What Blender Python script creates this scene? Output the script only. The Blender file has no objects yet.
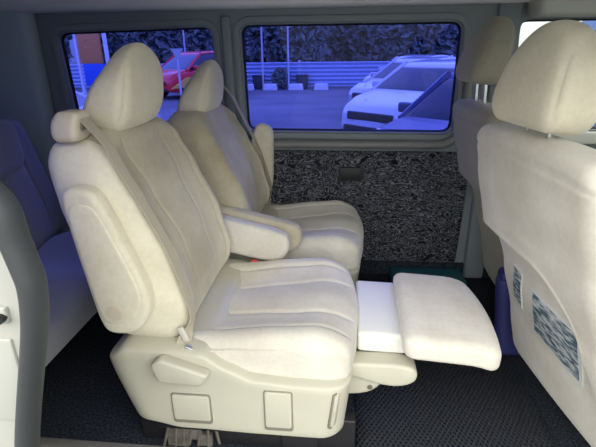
import bpy, bmesh, math, random
from mathutils import Vector, Matrix, noise
S = bpy.context.scene
COL = S.collection
R = math.radians
rnd = random.Random(7)

# ------------------------------------------------------------------ materials
def new_mat(name):
    m = bpy.data.materials.new(name); m.use_nodes = True
    nt = m.node_tree
    b = nt.nodes['Principled BSDF']
    return m, nt, b

def plain(name, col, rough=.5, metal=0., spec=.5, var=.0, scale=8, bump=0., bscale=200, coat=0.):
    m, nt, b = new_mat(name)
    b.inputs['Base Color'].default_value = (*col, 1)
    b.inputs['Roughness'].default_value = rough
    b.inputs['Metallic'].default_value = metal
    b.inputs['Specular IOR Level'].default_value = spec
    b.inputs['Coat Weight'].default_value = coat
    tc = nt.nodes.new('ShaderNodeTexCoord')
    if var:
        n = nt.nodes.new('ShaderNodeTexNoise'); n.inputs['Scale'].default_value = scale; n.inputs['Detail'].default_value = 5
        nt.links.new(tc.outputs['Object'], n.inputs['Vector'])
        mx = nt.nodes.new('ShaderNodeMix'); mx.data_type = 'RGBA'
        mx.inputs[6].default_value = (*[c*(1-var) for c in col], 1)
        mx.inputs[7].default_value = (*[min(1, c*(1+var)) for c in col], 1)
        nt.links.new(n.outputs['Fac'], mx.inputs[0]); nt.links.new(mx.outputs[2], b.inputs['Base Color'])
    if bump:
        n2 = nt.nodes.new('ShaderNodeTexNoise'); n2.inputs['Scale'].default_value = bscale; n2.inputs['Detail'].default_value = 3
        nt.links.new(tc.outputs['Object'], n2.inputs['Vector'])
        bp = nt.nodes.new('ShaderNodeBump'); bp.inputs['Strength'].default_value = bump; bp.inputs['Distance'].default_value = .002
        nt.links.new(n2.outputs['Fac'], bp.inputs['Height']); nt.links.new(bp.outputs['Normal'], b.inputs['Normal'])
    return m

def suede(name, base, stain, amt=.6, seed=0., scale=5.):
    """brushed velour: soft sheen, cloudy wear stains, fine nap"""
    m, nt, b = new_mat(name)
    b.inputs['Roughness'].default_value = .92
    b.inputs['Specular IOR Level'].default_value = .15
    b.inputs['Sheen Weight'].default_value = .25
    b.inputs['Sheen Roughness'].default_value = .5
    tc = nt.nodes.new('ShaderNodeTexCoord')
    mp = nt.nodes.new('ShaderNodeMapping'); mp.inputs['Location'].default_value = (seed, seed*1.7, seed*.6)
    nt.links.new(tc.outputs['Object'], mp.inputs['Vector'])
    n = nt.nodes.new('ShaderNodeTexNoise'); n.inputs['Scale'].default_value = scale; n.inputs['Detail'].default_value = 6; n.inputs['Roughness'].default_value = .6
    nt.links.new(mp.outputs[0], n.inputs['Vector'])
    rp = nt.nodes.new('ShaderNodeValToRGB'); rp.color_ramp.elements[0].position = .34; rp.color_ramp.elements[1].position = .76
    rp.color_ramp.elements[0].color = (0, 0, 0, 1); rp.color_ramp.elements[1].color = (amt, amt, amt, 1)
    nt.links.new(n.outputs['Fac'], rp.inputs[0])
    mx = nt.nodes.new('ShaderNodeMix'); mx.data_type = 'RGBA'
    mx.inputs[6].default_value = (*base, 1); mx.inputs[7].default_value = (*stain, 1)
    nt.links.new(rp.outputs[0], mx.inputs[0])
    n3 = nt.nodes.new('ShaderNodeTexNoise'); n3.inputs['Scale'].default_value = 90; n3.inputs['Detail'].default_value = 4
    nt.links.new(mp.outputs[0], n3.inputs['Vector'])
    m2 = nt.nodes.new('ShaderNodeMix'); m2.data_type = 'RGBA'; m2.blend_type = 'MULTIPLY'; m2.inputs[0].default_value = .35
    r3 = nt.nodes.new('ShaderNodeValToRGB'); r3.color_ramp.elements[0].position = .3; r3.color_ramp.elements[1].position = .7
    r3.color_ramp.elements[0].color = (.78, .78, .78, 1)
    nt.links.new(n3.outputs['Fac'], r3.inputs[0])
    nt.links.new(mx.outputs[2], m2.inputs[6]); nt.links.new(r3.outputs[0], m2.inputs[7])
    nt.links.new(m2.outputs[2], b.inputs['Base Color'])
    n2 = nt.nodes.new('ShaderNodeTexNoise'); n2.inputs['Scale'].default_value = 420; n2.inputs['Detail'].default_value = 2
    nt.links.new(mp.outputs[0], n2.inputs['Vector'])
    bp = nt.nodes.new('ShaderNodeBump'); bp.inputs['Strength'].default_value = .18; bp.inputs['Distance'].default_value = .001
    nt.links.new(n2.outputs['Fac'], bp.inputs['Height']); nt.links.new(bp.outputs['Normal'], b.inputs['Normal'])
    return m

def tinted_glass(name, tint, refl=.35):
    m = bpy.data.materials.new(name); m.use_nodes = True
    nt = m.node_tree; nt.nodes.clear()
    out = nt.nodes.new('ShaderNodeOutputMaterial')
    tr = nt.nodes.new('ShaderNodeBsdfTransparent'); tr.inputs[0].default_value = (*tint, 1)
    gl = nt.nodes.new('ShaderNodeBsdfGlossy'); gl.inputs['Roughness'].default_value = .02; gl.inputs[0].default_value = (refl, refl, refl, 1)
    fr = nt.nodes.new('ShaderNodeFresnel'); fr.inputs[0].default_value = 1.4
    mx = nt.nodes.new('ShaderNodeMixShader')
    nt.links.new(fr.outputs[0], mx.inputs[0]); nt.links.new(tr.outputs[0], mx.inputs[1]); nt.links.new(gl.outputs[0], mx.inputs[2])
    nt.links.new(mx.outputs[0], out.inputs[0])
    return m

def squiggle_carpet(name):
    m, nt, b = new_mat(name)
    b.inputs['Roughness'].default_value = .95; b.inputs['Specular IOR Level'].default_value = .1
    tc = nt.nodes.new('ShaderNodeTexCoord')
    mp = nt.nodes.new('ShaderNodeMapping'); mp.inputs['Scale'].default_value = (13, 13, 28)
    nt.links.new(tc.outputs['Object'], mp.inputs['Vector'])
    n0 = nt.nodes.new('ShaderNodeTexNoise'); n0.inputs['Scale'].default_value = 1.; n0.inputs['Detail'].default_value = 2; n0.inputs['Distortion'].default_value = 2.2
    nt.links.new(mp.outputs[0], n0.inputs['Vector'])
    # thin light strands where the noise crosses 0.5, plus light blotches
    r = nt.nodes.new('ShaderNodeValToRGB'); cr = r.color_ramp
    cr.elements[0].position = .0; cr.elements[0].color = (.012, .012, .015, 1)
    cr.elements[1].position = 1.; cr.elements[1].color = (.02, .02, .024, 1)
    for p, c in ((.36, .014), (.42, .08), (.455, .23), (.485, .035), (.52, .018), (.56, .05), (.59, .19), (.63, .025)):
        e = cr.elements.new(p); e.color = (c, c*1.04, c*1.2, 1)
    nt.links.new(n0.outputs['Fac'], r.inputs[0])
    n1 = nt.nodes.new('ShaderNodeTexNoise'); n1.inputs['Scale'].default_value = 160; n1.inputs['Detail'].default_value = 3
    nt.links.new(tc.outputs['Object'], n1.inputs['Vector'])
    r1 = nt.nodes.new('ShaderNodeValToRGB'); r1.color_ramp.elements[0].position = .35; r1.color_ramp.elements[1].position = .65
    r1.color_ramp.elements[0].color = (.6, .6, .62, 1); r1.color_ramp.elements[1].color = (1.25, 1.25, 1.3, 1)
    nt.links.new(n1.outputs['Fac'], r1.inputs[0])
    mx = nt.nodes.new('ShaderNodeMix'); mx.data_type = 'RGBA'; mx.blend_type = 'MULTIPLY'; mx.inputs[0].default_value = 1
    nt.links.new(r.outputs[0], mx.inputs[6]); nt.links.new(r1.outputs[0], mx.inputs[7])
    nt.links.new(mx.outputs[2], b.inputs['Base Color'])
    bp = nt.nodes.new('ShaderNodeBump'); bp.inputs['Strength'].default_value = .5; bp.inputs['Distance'].default_value = .003
    nt.links.new(n1.outputs['Fac'], bp.inputs['Height']); nt.links.new(bp.outputs['Normal'], b.inputs['Normal'])
    return m

def floor_carpet(name):
    m, nt, b = new_mat(name)
    b.inputs['Roughness'].default_value = .95; b.inputs['Specular IOR Level'].default_value = .1
    tc = nt.nodes.new('ShaderNodeTexCoord')
    n1 = nt.nodes.new('ShaderNodeTexNoise'); n1.inputs['Scale'].default_value = 150; n1.inputs['Detail'].default_value = 4
    nt.links.new(tc.outputs['Object'], n1.inputs['Vector'])
    r1 = nt.nodes.new('ShaderNodeValToRGB'); r1.color_ramp.elements[0].position = .4; r1.color_ramp.elements[1].position = .72
    r1.color_ramp.elements[0].color = (.012, .015, .022, 1); r1.color_ramp.elements[1].color = (.050, .058, .074, 1)
    nt.links.new(n1.outputs['Fac'], r1.inputs[0]); nt.links.new(r1.outputs[0], b.inputs['Base Color'])
    bp = nt.nodes.new('ShaderNodeBump'); bp.inputs['Strength'].default_value = .6; bp.inputs['Distance'].default_value = .004
    nt.links.new(n1.outputs['Fac'], bp.inputs['Height']); nt.links.new(bp.outputs['Normal'], b.inputs['Normal'])
    return m

def cell_mat(name):
    """moulded rubber with a honeycomb of raised diamonds"""
    m, nt, b = new_mat(name)
    b.inputs['Roughness'].default_value = .62; b.inputs['Specular IOR Level'].default_value = .35
    tc = nt.nodes.new('ShaderNodeTexCoord')
    outs = []
    for rot in (32, -32):
        mp = nt.nodes.new('ShaderNodeMapping'); mp.inputs['Rotation'].default_value = (0, 0, R(rot))
        nt.links.new(tc.outputs['Object'], mp.inputs['Vector'])
        w = nt.nodes.new('ShaderNodeTexWave'); w.wave_type = 'BANDS'; w.bands_direction = 'X'; w.inputs['Scale'].default_value = 26
        nt.links.new(mp.outputs[0], w.inputs['Vector']); outs.append(w.outputs['Fac'])
    mm = nt.nodes.new('ShaderNodeMath'); mm.operation = 'MAXIMUM'
    nt.links.new(outs[0], mm.inputs[0]); nt.links.new(outs[1], mm.inputs[1])
    r1 = nt.nodes.new('ShaderNodeValToRGB'); r1.color_ramp.elements[0].position = .6; r1.color_ramp.elements[1].position = .97
    r1.color_ramp.elements[0].color = (.006, .007, .009, 1); r1.color_ramp.elements[1].color = (.026, .029, .037, 1)
    nt.links.new(mm.outputs[0], r1.inputs[0]); nt.links.new(r1.outputs[0], b.inputs['Base Color'])
    bp = nt.nodes.new('ShaderNodeBump'); bp.inputs['Strength'].default_value = .7; bp.inputs['Distance'].default_value = .004
    nt.links.new(mm.outputs[0], bp.inputs['Height']); nt.links.new(bp.outputs['Normal'], b.inputs['Normal'])
    return m

def rusty_white(name):
    m, nt, b = new_mat(name)
    b.inputs['Roughness'].default_value = .4
    tc = nt.nodes.new('ShaderNodeTexCoord')
    n = nt.nodes.new('ShaderNodeTexNoise'); n.inputs['Scale'].default_value = 22; n.inputs['Detail'].default_value = 8
    nt.links.new(tc.outputs['Object'], n.inputs['Vector'])
    r = nt.nodes.new('ShaderNodeValToRGB'); cr = r.color_ramp
    cr.elements[0].position = .60; cr.elements[0].color = (.36, .36, .33, 1)
    cr.elements[1].position = .72; cr.elements[1].color = (.42, .35, .26, 1)
    nt.links.new(n.outputs['Fac'], r.inputs[0]); nt.links.new(r.outputs[0], b.inputs['Base Color'])
    return m

def printed_card(name):
    """clear sleeve over a printed sheet of small unreadable lines"""
    m, nt, b = new_mat(name)
    b.inputs['Roughness'].default_value = .25
    tc = nt.nodes.new('ShaderNodeTexCoord')
    mp = nt.nodes.new('ShaderNodeMapping'); mp.inputs['Scale'].default_value = (30, 30, 130)
    nt.links.new(tc.outputs['Object'], mp.inputs['Vector'])
    n = nt.nodes.new('ShaderNodeTexNoise'); n.inputs['Scale'].default_value = 1; n.inputs['Detail'].default_value = 4
    nt.links.new(mp.outputs[0], n.inputs['Vector'])
    r = nt.nodes.new('ShaderNodeValToRGB'); cr = r.color_ramp
    cr.elements[0].position = .42; cr.elements[0].color = (.10, .15, .2, 1)
    cr.elements[1].position = .60; cr.elements[1].color = (.62, .66, .68, 1)
    nt.links.new(n.outputs['Fac'], r.inputs[0]); nt.links.new(r.outputs[0], b.inputs['Base Color'])
    return m

def asphalt(name):
    m, nt, b = new_mat(name)
    b.inputs['Roughness'].default_value = .9
    tc = nt.nodes.new('ShaderNodeTexCoord')
    mp = nt.nodes.new('ShaderNodeMapping'); mp.inputs['Scale'].default_value = (.5, 1.2, 1)
    nt.links.new(tc.outputs['Object'], mp.inputs['Vector'])
    n = nt.nodes.new('ShaderNodeTexNoise'); n.inputs['Scale'].default_value = .8; n.inputs['Detail'].default_value = 7
    nt.links.new(mp.outputs[0], n.inputs['Vector'])
    r = nt.nodes.new('ShaderNodeValToRGB'); cr = r.color_ramp
    cr.elements[0].position = .3; cr.elements[0].color = (.12, .12, .125, 1)
    cr.elements[1].position = .7; cr.elements[1].color = (.21, .207, .205, 1)
    nt.links.new(n.outputs['Fac'], r.inputs[0]); nt.links.new(r.outputs[0], b.inputs['Base Color'])
    return m

M = dict(
    suede=suede('beige_suede', (.77, .72, .58), (.56, .495, .36), .7, 1.3),
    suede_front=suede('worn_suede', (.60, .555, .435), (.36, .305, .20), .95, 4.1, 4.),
    suede_seat=suede('pale_suede', (.68, .645, .585), (.47, .41, .32), .62, 7.7, 6.),
    suede_pad=suede('pale_pad_suede', (.72, .68, .62), (.50, .43, .33), .62, 2.7, 8.),
    suede_dark=suede('grey_velour', (.34, .32, .26), (.28, .26, .20), .5, 3.3),
    cloth_grey=suede('dark_grey_cloth', (.22, .22, .24), (.17, .17, .19), .5, 5.3),
    plastic=plain('cream_plastic', (.48, .46, .375), .45, var=.06, scale=14, bump=.05, bscale=500),
    plastic_pale=plain('pale_plastic', (.78, .77, .72), .5, bump=.04, bscale=500),
    plastic_beige=plain('beige_plastic', (.60, .53, .42), .5, bump=.05, bscale=400),
    gap_shade=plain('shaded_gap', (.20, .19, .15), .7),  # dark colour painted in for the shade inside gaps and slots
    webbing=plain('belt_webbing', (.44, .395, .31), .8, bump=.2, bscale=600),
    buckle=plain('buckle_plastic', (.55, .52, .46), .5),
    red=plain('red_button', (.75, .06, .03), .4),
    chrome=plain('chrome', (.8, .8, .8), .15, 1.),
    black=plain('black_plastic', (.015, .015, .017), .55),
    gasket=plain('black_gasket', (.008, .008, .012), .6),
    steel_dark=plain('dark_steel', (.03, .03, .035), .45, .6),
    rust=plain('rusty_bracket', (.13, .115, .10), .7, .2, var=.6, scale=40),
    trim=plain('grey_green_trim', (.215, .245, .265), .6, bump=.1, bscale=350),
    trim_dark=plain('dark_grey_trim', (.38, .46, .51), .7, bump=.1, bscale=350),
    trim_ledge=plain('ledge_trim', (.22, .225, .22), .45),
    header=plain('header_trim', (.74, .76, .77), .8),
    headliner=plain('headliner', (.55, .56, .54), .9, bump=.2, bscale=300),
    carpet=squiggle_carpet('speckled_wall_carpet'),
    floor=floor_carpet('dark_floor_carpet'),
    rubber=cell_mat('black_cell_rubber'),
    seal=plain('door_seal_rubber', (.035, .038, .042), .55, bump=.1, bscale=150),
    body=rusty_white('white_van_paint'),
    sill=plain('scuffed_sill', (.30, .28, .25), .5, .3, var=.25, scale=30),
    teal=plain('teal_plastic', (.015, .10, .13), .45, var=.3, scale=20),
    navy=plain('navy_tone', (.02, .024, .12), .6, var=.2, scale=12),
    card=printed_card('printed_card'),
    sleeve=plain('clear_sleeve_rim', (.72, .73, .72), .2),
    blue_glass=tinted_glass('blue_tinted_glass', (.275, .32, .80)),
    clear_glass=tinted_glass('clear_glass', (.9, .93, .92)),
    asphalt=asphalt('asphalt'),
    fence=plain('fence_sheet', (.38, .46, .62), .5, .0, var=.12, scale=2),
    post=plain('fence_post', (.55, .56, .58), .5),
    concrete=plain('pale_concrete', (.75, .75, .73), .9, var=.1),
    leaf=plain('leaf_green', (.17, .20, .15), .8, var=.5, scale=3),
    leaf2=plain('leaf_olive', (.21, .23, .17), .8, var=.5, scale=3),
    bark=plain('bark', (.09, .07, .05), .9),
    white_car=plain('white_car_paint', (.58, .60, .62), .2, coat=.6),
    silver_car=plain('silver_car_paint', (.50, .52, .55), .25, .3, coat=.6),
    navy_car=plain('navy_car_paint', (.03, .035, .10), .4, coat=.15),
    red_car=plain('red_car_paint', (.85, .025, .02), .3, coat=.4),
    yellow=plain('yellow_decal', (.80, .45, .06), .5),
    car_glass=plain('dark_car_glass', (.02, .022, .025), .06),
    tyre=plain('tyre', (.015, .015, .015), .8),
    rim=plain('alloy_rim', (.55, .56, .58), .3, .8),
    lamp=plain('headlamp_lens', (.72, .75, .78), .08),
    orange=plain('orange_panel', (.72, .25, .06), .5),
    blue_panel=plain('blue_panel', (.03, .12, .55), .5),
    bin=plain('bin_plastic', (.04, .05, .05), .5),
    blue_sheet=plain('blue_sheet', (.05, .10, .30), .5, var=.2, scale=3),
)

# ------------------------------------------------------------------ helpers
def obj(name, bm, mat, parent=None, loc=None, angle=42, smooth=True, kind=None, extra=()):
    bmesh.ops.recalc_face_normals(bm, faces=bm.faces[:])
    me = bpy.data.meshes.new(name); bm.to_mesh(me); bm.free()
    me.materials.append(mat)
    for e in extra: me.materials.append(e)
    if smooth:
        for p in me.polygons: p.use_smooth = True
        me.set_sharp_from_angle(angle=R(angle))
    o = bpy.data.objects.new(name, me); COL.objects.link(o)
    if parent: o.parent = parent
    if loc: o.location = loc
    if kind: o['kind'] = kind
    return o

def tag(o, label, cat, group=None, kind=None):
    o['label'] = label; o['category'] = cat
    if group: o['group'] = group
    if kind: o['kind'] = kind
    return o

def thing(name, label, cat, loc=(0, 0, 0), rz=0, group=None):
    o = bpy.data.objects.new(name, None); COL.objects.link(o)
    o.location = loc; o.rotation_euler = (0, 0, rz); o.empty_display_size = .1
    return tag(o, label, cat, group)

def dup_tree(o, parent=None):
    c = o.copy(); COL.objects.link(c)
    if parent: c.parent = parent
    for ch in list(o.children): dup_tree(ch, c)
    return c

def interp(t, pts):
    if t <= pts[0][0]: return pts[0][1]
    for (a, va), (b, vb) in zip(pts, pts[1:]):
        if t <= b:
            k = (t-a)/(b-a); k2 = k*k*(3-2*k)*.5+k*.5
            return va+(vb-va)*k2
    return pts[-1][1]

def sstep(a, b, x):
    t = max(0., min(1., (x-a)/(b-a))); return t*t*(3-2*t)

def groove(y, c, d, w): return -d*math.exp(-((y-c)/w)**2)

def axis(h, r, n, k=5):
    r = min(r, h*.999)
    a = [h-r+r*math.sin(math.pi/2*i/k) for i in range(k+1)]   # inner edge -> outer
    mid = [-(h-r)+2*(h-r)*i/n for i in range(n+1)]
    return [-v for v in reversed(a)]+mid[1:-1]+a

def rbox(bm, h, r, n, warp=None, k=5):
    """a box with rounded edges, gridded finely enough to be warped into upholstery"""
    if isinstance(r, (int, float)): r = (r, r, r)
    A = [axis(h[i], r[i], n[i], k) for i in range(3)]
    N = [len(a)-1 for a in A]
    cache = {}
    def v(i, j, q):
        key = (i, j, q)
        if key in cache: return cache[key]
        p = [A[0][i], A[1][j], A[2][q]]
        inn = [max(-(h[a]-r[a]), min(h[a]-r[a], p[a])) for a in range(3)]
        d = [(p[a]-inn[a])/max(r[a], 1e-6) for a in range(3)]
        # pull the corner region on to the ellipsoid
        L = math.sqrt(sum(x*x for x in d))
        mxd = max(abs(x) for x in d)
        if L > 1e-9:
            s = 1/L if mxd > .9999 else 1
            # points on faces have one |d|==1
            d = [x*s for x in d]
        p = [inn[a]+d[a]*r[a] for a in range(3)]
        w = Vector(p)
        if warp: w = Vector(warp(*p))
        cache[key] = bm.verts.new(w); return cache[key]
    def face(f):
        try: bm.faces.new(f)
        except ValueError: pass
    for j in range(N[1]):
        for q in range(N[2]):
            for i in (0, N[0]):
                face([v(i, j, q), v(i, j+1, q), v(i, j+1, q+1), v(i, j, q+1)])
    for i in range(N[0]):
        for q in range(N[2]):
            for j in (0, N[1]):
                face([v(i, j, q), v(i+1, j, q), v(i+1, j, q+1), v(i, j, q+1)])
    for i in range(N[0]):
        for j in range(N[1]):
            for q in (0, N[2]):
                face([v(i, j, q), v(i+1, j, q), v(i+1, j+1, q), v(i, j+1, q)])
    return bm

def sbox(bm, c, h, r=.01, rot=None, k=3):
    """simple rounded box at c, half sizes h"""
    c = Vector(c)
    def w(x, y, z):
        p = Vector((x, y, z))
        if rot: p = rot @ p
        return p+c
    r = min(r, min(h)*.95)
    return rbox(bm, h, r, (1, 1, 1), w, k)

def smooth_outline(pts, sub=6, closed=True):
    out = []; n = len(pts)
    for i in range(n):
        p0, p1, p2, p3 = (Vector(pts[(i+q) % n]) for q in (-1, 0, 1, 2))
        for s in range(sub):
            t = s/sub
            out.append(.5*((2*p1)+(p2-p0)*t+(2*p0-5*p1+4*p2-p3)*t*t+(3*p1-p0-3*p2+p3)*t**3))
    return out

def round_poly(pts, r, seg=5):
    """polygon with rounded corners (2d)"""
    out = []; n = len(pts)
    for i in range(n):
        a, b, c = Vector(pts[i-1]), Vector(pts[i]), Vector(pts[(i+1) % n])
        u, w = (a-b), (c-b); rr = min(r, u.length*.48, w.length*.48)
        p, q = b+u.normalized()*rr, b+w.normalized()*rr
        for s in range(seg+1):
            t = s/seg
            out.append((1-t)**2*p+2*t*(1-t)*b+t*t*q)
    return out

def plate(bm, outline, t0, t1, bevel, to3, seg=3):
    """extrude a 2d outline from t0 to t1 with rounded rims; to3(u, v, t) -> xyz"""
    n = len(outline)
    area = sum(outline[i-1].x*outline[i].y-outline[i].x*outline[i-1].y for i in range(n))
    sg = 1 if area > 0 else -1
    nrm = []
    for i in range(n):
        d = (outline[(i+1) % n]-outline[i-1]); d.normalize() if d.length > 0 else None
        nrm.append(Vector((-d.y, d.x))*sg)
    rings = []
    for s in range(seg+1):
        a = math.pi/2*s/seg; rings.append((bevel*(1-math.sin(a)), t0+bevel*(1-math.cos(a))))
    for s in range(seg, -1, -1):
        a = math.pi/2*s/seg; rings.append((bevel*(1-math.sin(a)), t1-bevel*(1-math.cos(a))))
    vs = []
    for ins, t in rings:
        vs.append([bm.verts.new(to3(*(outline[i]+nrm[i]*ins), t)) for i in range(n)])
    for a, b in zip(vs, vs[1:]):
        for i in range(n):
            bm.faces.new([a[i-1], a[i], b[i], b[i-1]])
    f0 = bm.faces.new(vs[0][::-1]); f1 = bm.faces.new(vs[-1])
    bmesh.ops.triangulate(bm, faces=[f0, f1])
    return bm

def sweep(bm, path, prof, up=Vector((0, 0, 1)), closed=False):
    """sweep a closed 2d profile along 3d points; profile x = side, y = up-ish"""
    path = [Vector(p) for p in path]; rings = []
    for i, p in enumerate(path):
        t = (path[min(i+1, len(path)-1)]-path[max(i-1, 0)]).normalized()
        s = t.cross(up); s = s.normalized() if s.length > 1e-6 else Vector((1, 0, 0))
        w = s.cross(t).normalized()
        rings.append([bm.verts.new(p+s*a+w*b) for a, b in prof])
    n = len(prof)
    for a, b in zip(rings, rings[1:]):
        for i in range(n): bm.faces.new([a[i-1], a[i], b[i], b[i-1]])
    bm.faces.new(rings[0][::-1]); bm.faces.new(rings[-1])
    return bm

def circ(r, n=10, ry=None): return [(r*math.cos(2*math.pi*i/n), (ry or r)*math.sin(2*math.pi*i/n)) for i in range(n)]

def cyl(bm, a, b, r, n=16, r2=None):
    a, b = Vector(a), Vector(b); d = (b-a).normalized()
    s = d.orthogonal().normalized(); w = d.cross(s)
    r2 = r if r2 is None else r2
    A = [bm.verts.new(a+(s*math.cos(2*math.pi*i/n)+w*math.sin(2*math.pi*i/n))*r) for i in range(n)]
    B = [bm.verts.new(b+(s*math.cos(2*math.pi*i/n)+w*math.sin(2*math.pi*i/n))*r2) for i in range(n)]
    for i in range(n): bm.faces.new([A[i-1], A[i], B[i], B[i-1]])
    bm.faces.new(A[::-1]); bm.faces.new(B)
    return bm

def strap(bm, pts, wdir, width, th, nrm):
    """flat belt along pts; wdir(i) across direction, nrm(i) outward"""
    rings = []
    for i, p in enumerate(pts):
        p = Vector(p); a = Vector(wdir[i]).normalized()*width/2; b = Vector(nrm[i]).normalized()*th
        rings.append([bm.verts.new(q) for q in (p-a, p+a, p+a+b, p-a+b)])
    for a, b in zip(rings, rings[1:]):
        for i in range(4): bm.faces.new([a[i-1], a[i], b[i], b[i-1]])
    bm.faces.new(rings[0][::-1]); bm.faces.new(rings[-1])
    return bm

def catmull(pts, sub=8):
    out = []; n = len(pts)
    for i in range(n-1):
        p0, p1, p2, p3 = (Vector(pts[max(0, min(n-1, i+q))]) for q in (-1, 0, 1, 2))
        for s in range(sub):
            t = s/sub
            out.append(.5*((2*p1)+(p2-p0)*t+(2*p0-5*p1+4*p2-p3)*t*t+(3*p1-p0-3*p2+p3)*t**3))
    out.append(Vector(pts[-1])); return out

# ------------------------------------------------------------------ captain seats
ZF = .08          # van floor height in the working frame
X0 = -.30         # seat origin
HW = .235         # half width

BACK_REAR = [(.44, -.555), (.53, -.578), (.65, -.610), (.80, -.640), (.90, -.650), (1.0, -.650)]
BACK_FRONT = [(.44, -.372), (.53, -.362), (.65, -.390), (.80, -.452), (.90, -.498), (1.0, -.545)]
def back_front(z): return interp(z, BACK_FRONT)

def front_relief(y, z):
    """bolsters, hollow centre and stitched channels of the backrest's front"""
    d = 0.
    lo = sstep(.44, .52, z)*(1-sstep(.90, .945, z))
    d -= .016*lo*(1-sstep(.10, .205, abs(y)))
    d += .006*lo*math.exp(-((abs(y)-.19)/.03)**2)
    c1 = .078+.03*sstep(.6, .95, z)
    for c, dp in ((c1, .0024), (.172, .006)):
        d += lo*(groove(y, c, dp, .0055)+groove(y, -c, dp, .0055))
    return d

def captain_seat(label, x, y, side, head_drop=0., arm_pitch=0., ottoman=False, back_drop=0., arm_off=(-.018, -.014)):
    """side = -1: belt and raised armrest on the -Y side; +1: mirrored"""
    t = thing('captain_seat', label, 'car seat', (X0+x, y, ZF), 0, 'captain seats of the middle row')
    def L(px, py, pz):               # seat frame: Y given for side=-1, relative to the centre
        return Vector((px-X0, py*(-side), pz-ZF))
    # --- backrest
    bm = bmesh.new()
    hz, hx = .284, .085
    def w(px, py, pz):
        tt = (pz+hz)/(2*hz); z = .438+.514*tt
        zq = .44+(z-.44)*(1-back_drop)
        re, fr = interp(z, BACK_REAR), interp(z, BACK_FRONT)
        yy = py*(1-.035*sstep(.80, .95, z)-.02*sstep(.6, .44, z))
        k = px/hx
        xx = (re+fr)/2+(fr-re)/2*k
        fw = sstep(.55, .95, k)
        xx += fw*front_relief(yy, z)
        xx -= .012*(1-fw)*sstep(-.2, -.9, k)*(1-(py/HW)**2)
        z2 = zq-.040*sstep(.70, .95, z)*(abs(py)/HW)**4
        return L(xx, yy, z2)
    rbox(bm, (hx, HW, hz), (.05, .045, .055), (6, 96, 44), w, 6)
    back = obj('backrest', bm, M['suede_front'], t, extra=(M['suede'],))
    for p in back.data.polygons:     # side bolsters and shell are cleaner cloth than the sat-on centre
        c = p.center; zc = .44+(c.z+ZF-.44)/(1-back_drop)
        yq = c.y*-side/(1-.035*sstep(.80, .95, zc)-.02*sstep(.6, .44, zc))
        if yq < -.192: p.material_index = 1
    # --- headrest
    bm = bmesh.new()
    cz = 1.038-head_drop
    def wh(px, py, pz):
        tt = (pz+.106)/.212
        wy = 1-.24*tt**3-.03*(1-tt)
        xx = px*(1-.46*tt)-.564-.6*max(0., head_drop-.01)+.054*tt
        fw = sstep(.01, .05, px)
        xx += fw*(.010*(1-(py/.136)**2)*math.sin(math.pi*min(1, tt*.9+.1)))
        xx += fw*groove(abs(py), .118, .003, .005)
        dome = tt*tt*(.040*(py/.136)**2+.014*((px-.02)/.064)**2)
        return L(xx, py*wy, cz+pz*.94-.004-dome+.006*(py/.136)**2*(1-tt))
    rbox(bm, (.064, .136, .106), (.034, .045, .080), (4, 60, 12), wh, 8)
    hd = obj('head_restraint', bm, M['suede'], t)
    for s in (-1, 1):
        bm = bmesh.new(); cyl(bm, L(-.572, s*.06, .94), L(-.562, s*.06, 1.02-head_drop), .006, 10)
        obj('post', bm, M['chrome'], hd)
    # --- cushion
    bm = bmesh.new()
    chx, chz = .228, .080
    def wc(px, py, pz):
        a = (px+chx)/(2*chx); k = pz/chz
        xx = -.205+px+.030*(1-(py/HW)**2)*sstep(.6, 1., a)
        top = interp(a, [(0, .434), (.25, .444), (.6, .464), (.8, .472), (1., .452)])
        bot = .335
        zz = (top+bot)/2+(top-bot)/2*k
        fw = sstep(.3, .95, k)
        e = abs(py)
        rel = -.010*(1-sstep(.08, .19, e))*(1-sstep(.6, 1., a)) + .007*math.exp(-((e-.195)/.03)**2)
        fade = sstep(.02, .12, a)*(1-sstep(.9, 1., a)*.6)
        c1 = .060+.03*a; c2 = .160+.010*a
        for c in (c1, -c1): rel += fade*groove(py, c, .0048, .0065)
        for c in (c2, -c2): rel += fade*groove(py, c, .0048, .006)
        rel += .003*fade*math.cos(py/.09*math.pi)
        zz += fw*rel
        return L(xx, py, zz)
    rbox(bm, (chx, HW, chz), (.07, .03, .045), (40, 96, 6), wc, 7)
    cu = obj('seat_cushion', bm, M['suede_seat'], t)
    # boxing seam round the top of the near side
    for s in (-1, 1):
        pts = []
        for i in range(40):
            xx = -.385+.355*i/39
            zz = interp(xx, [(-.385, .424), (-.25, .436), (-.12, .442), (-.075, .430), (-.045, .385), (-.03, .35)])
            pts.append(L(xx, s*(HW+.0005-.004*sstep(.42, .45, zz)-.008*sstep(-.08, -.03, xx)), zz))
        bm = bmesh.new(); sweep(bm, pts, circ(.0035, 6), Vector((0, 1, 0)))
        obj('piping', bm, M['suede_seat'], cu)
    # --- plastic base shroud with sculpted top edge
    bm = bmesh.new()
    bhx, bhy, bhz = .296, .262, .10
    TOP = [(-.60, .365), (-.57, .42), (-.52, .452), (-.40, .452), (-.33, .446), (-.27, .405), (-.21, .376), (-.10, .366), (.02, .364)]
    def wb(px, py, pz):
        xx = -.279+px*1.03; k = (pz+bhz)/(2*bhz)
        top = interp(xx, TOP); bot = .188+.018*sstep(-.4, -.55, xx)
        zz = bot+(top-bot)*k
        xx += .052*(1-k)**1.3*sstep(-.35, -.56, xx)
        xx += .022*(1-(py/bhy)**2)*sstep(-.1, .02, xx)-.018*(1-k)*sstep(-.1, .02, xx)
        return L(xx, py*(1-.02*(1-k)), zz)
    rbox(bm, (bhx, bhy, bhz), (.06, .05, .014), (40, 10, 10), wb, 6)
    base = obj('base_shroud', bm, M['plastic'], t, angle=50)
    sg = 1                             # the outboard side (belt side) carries the controls
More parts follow.
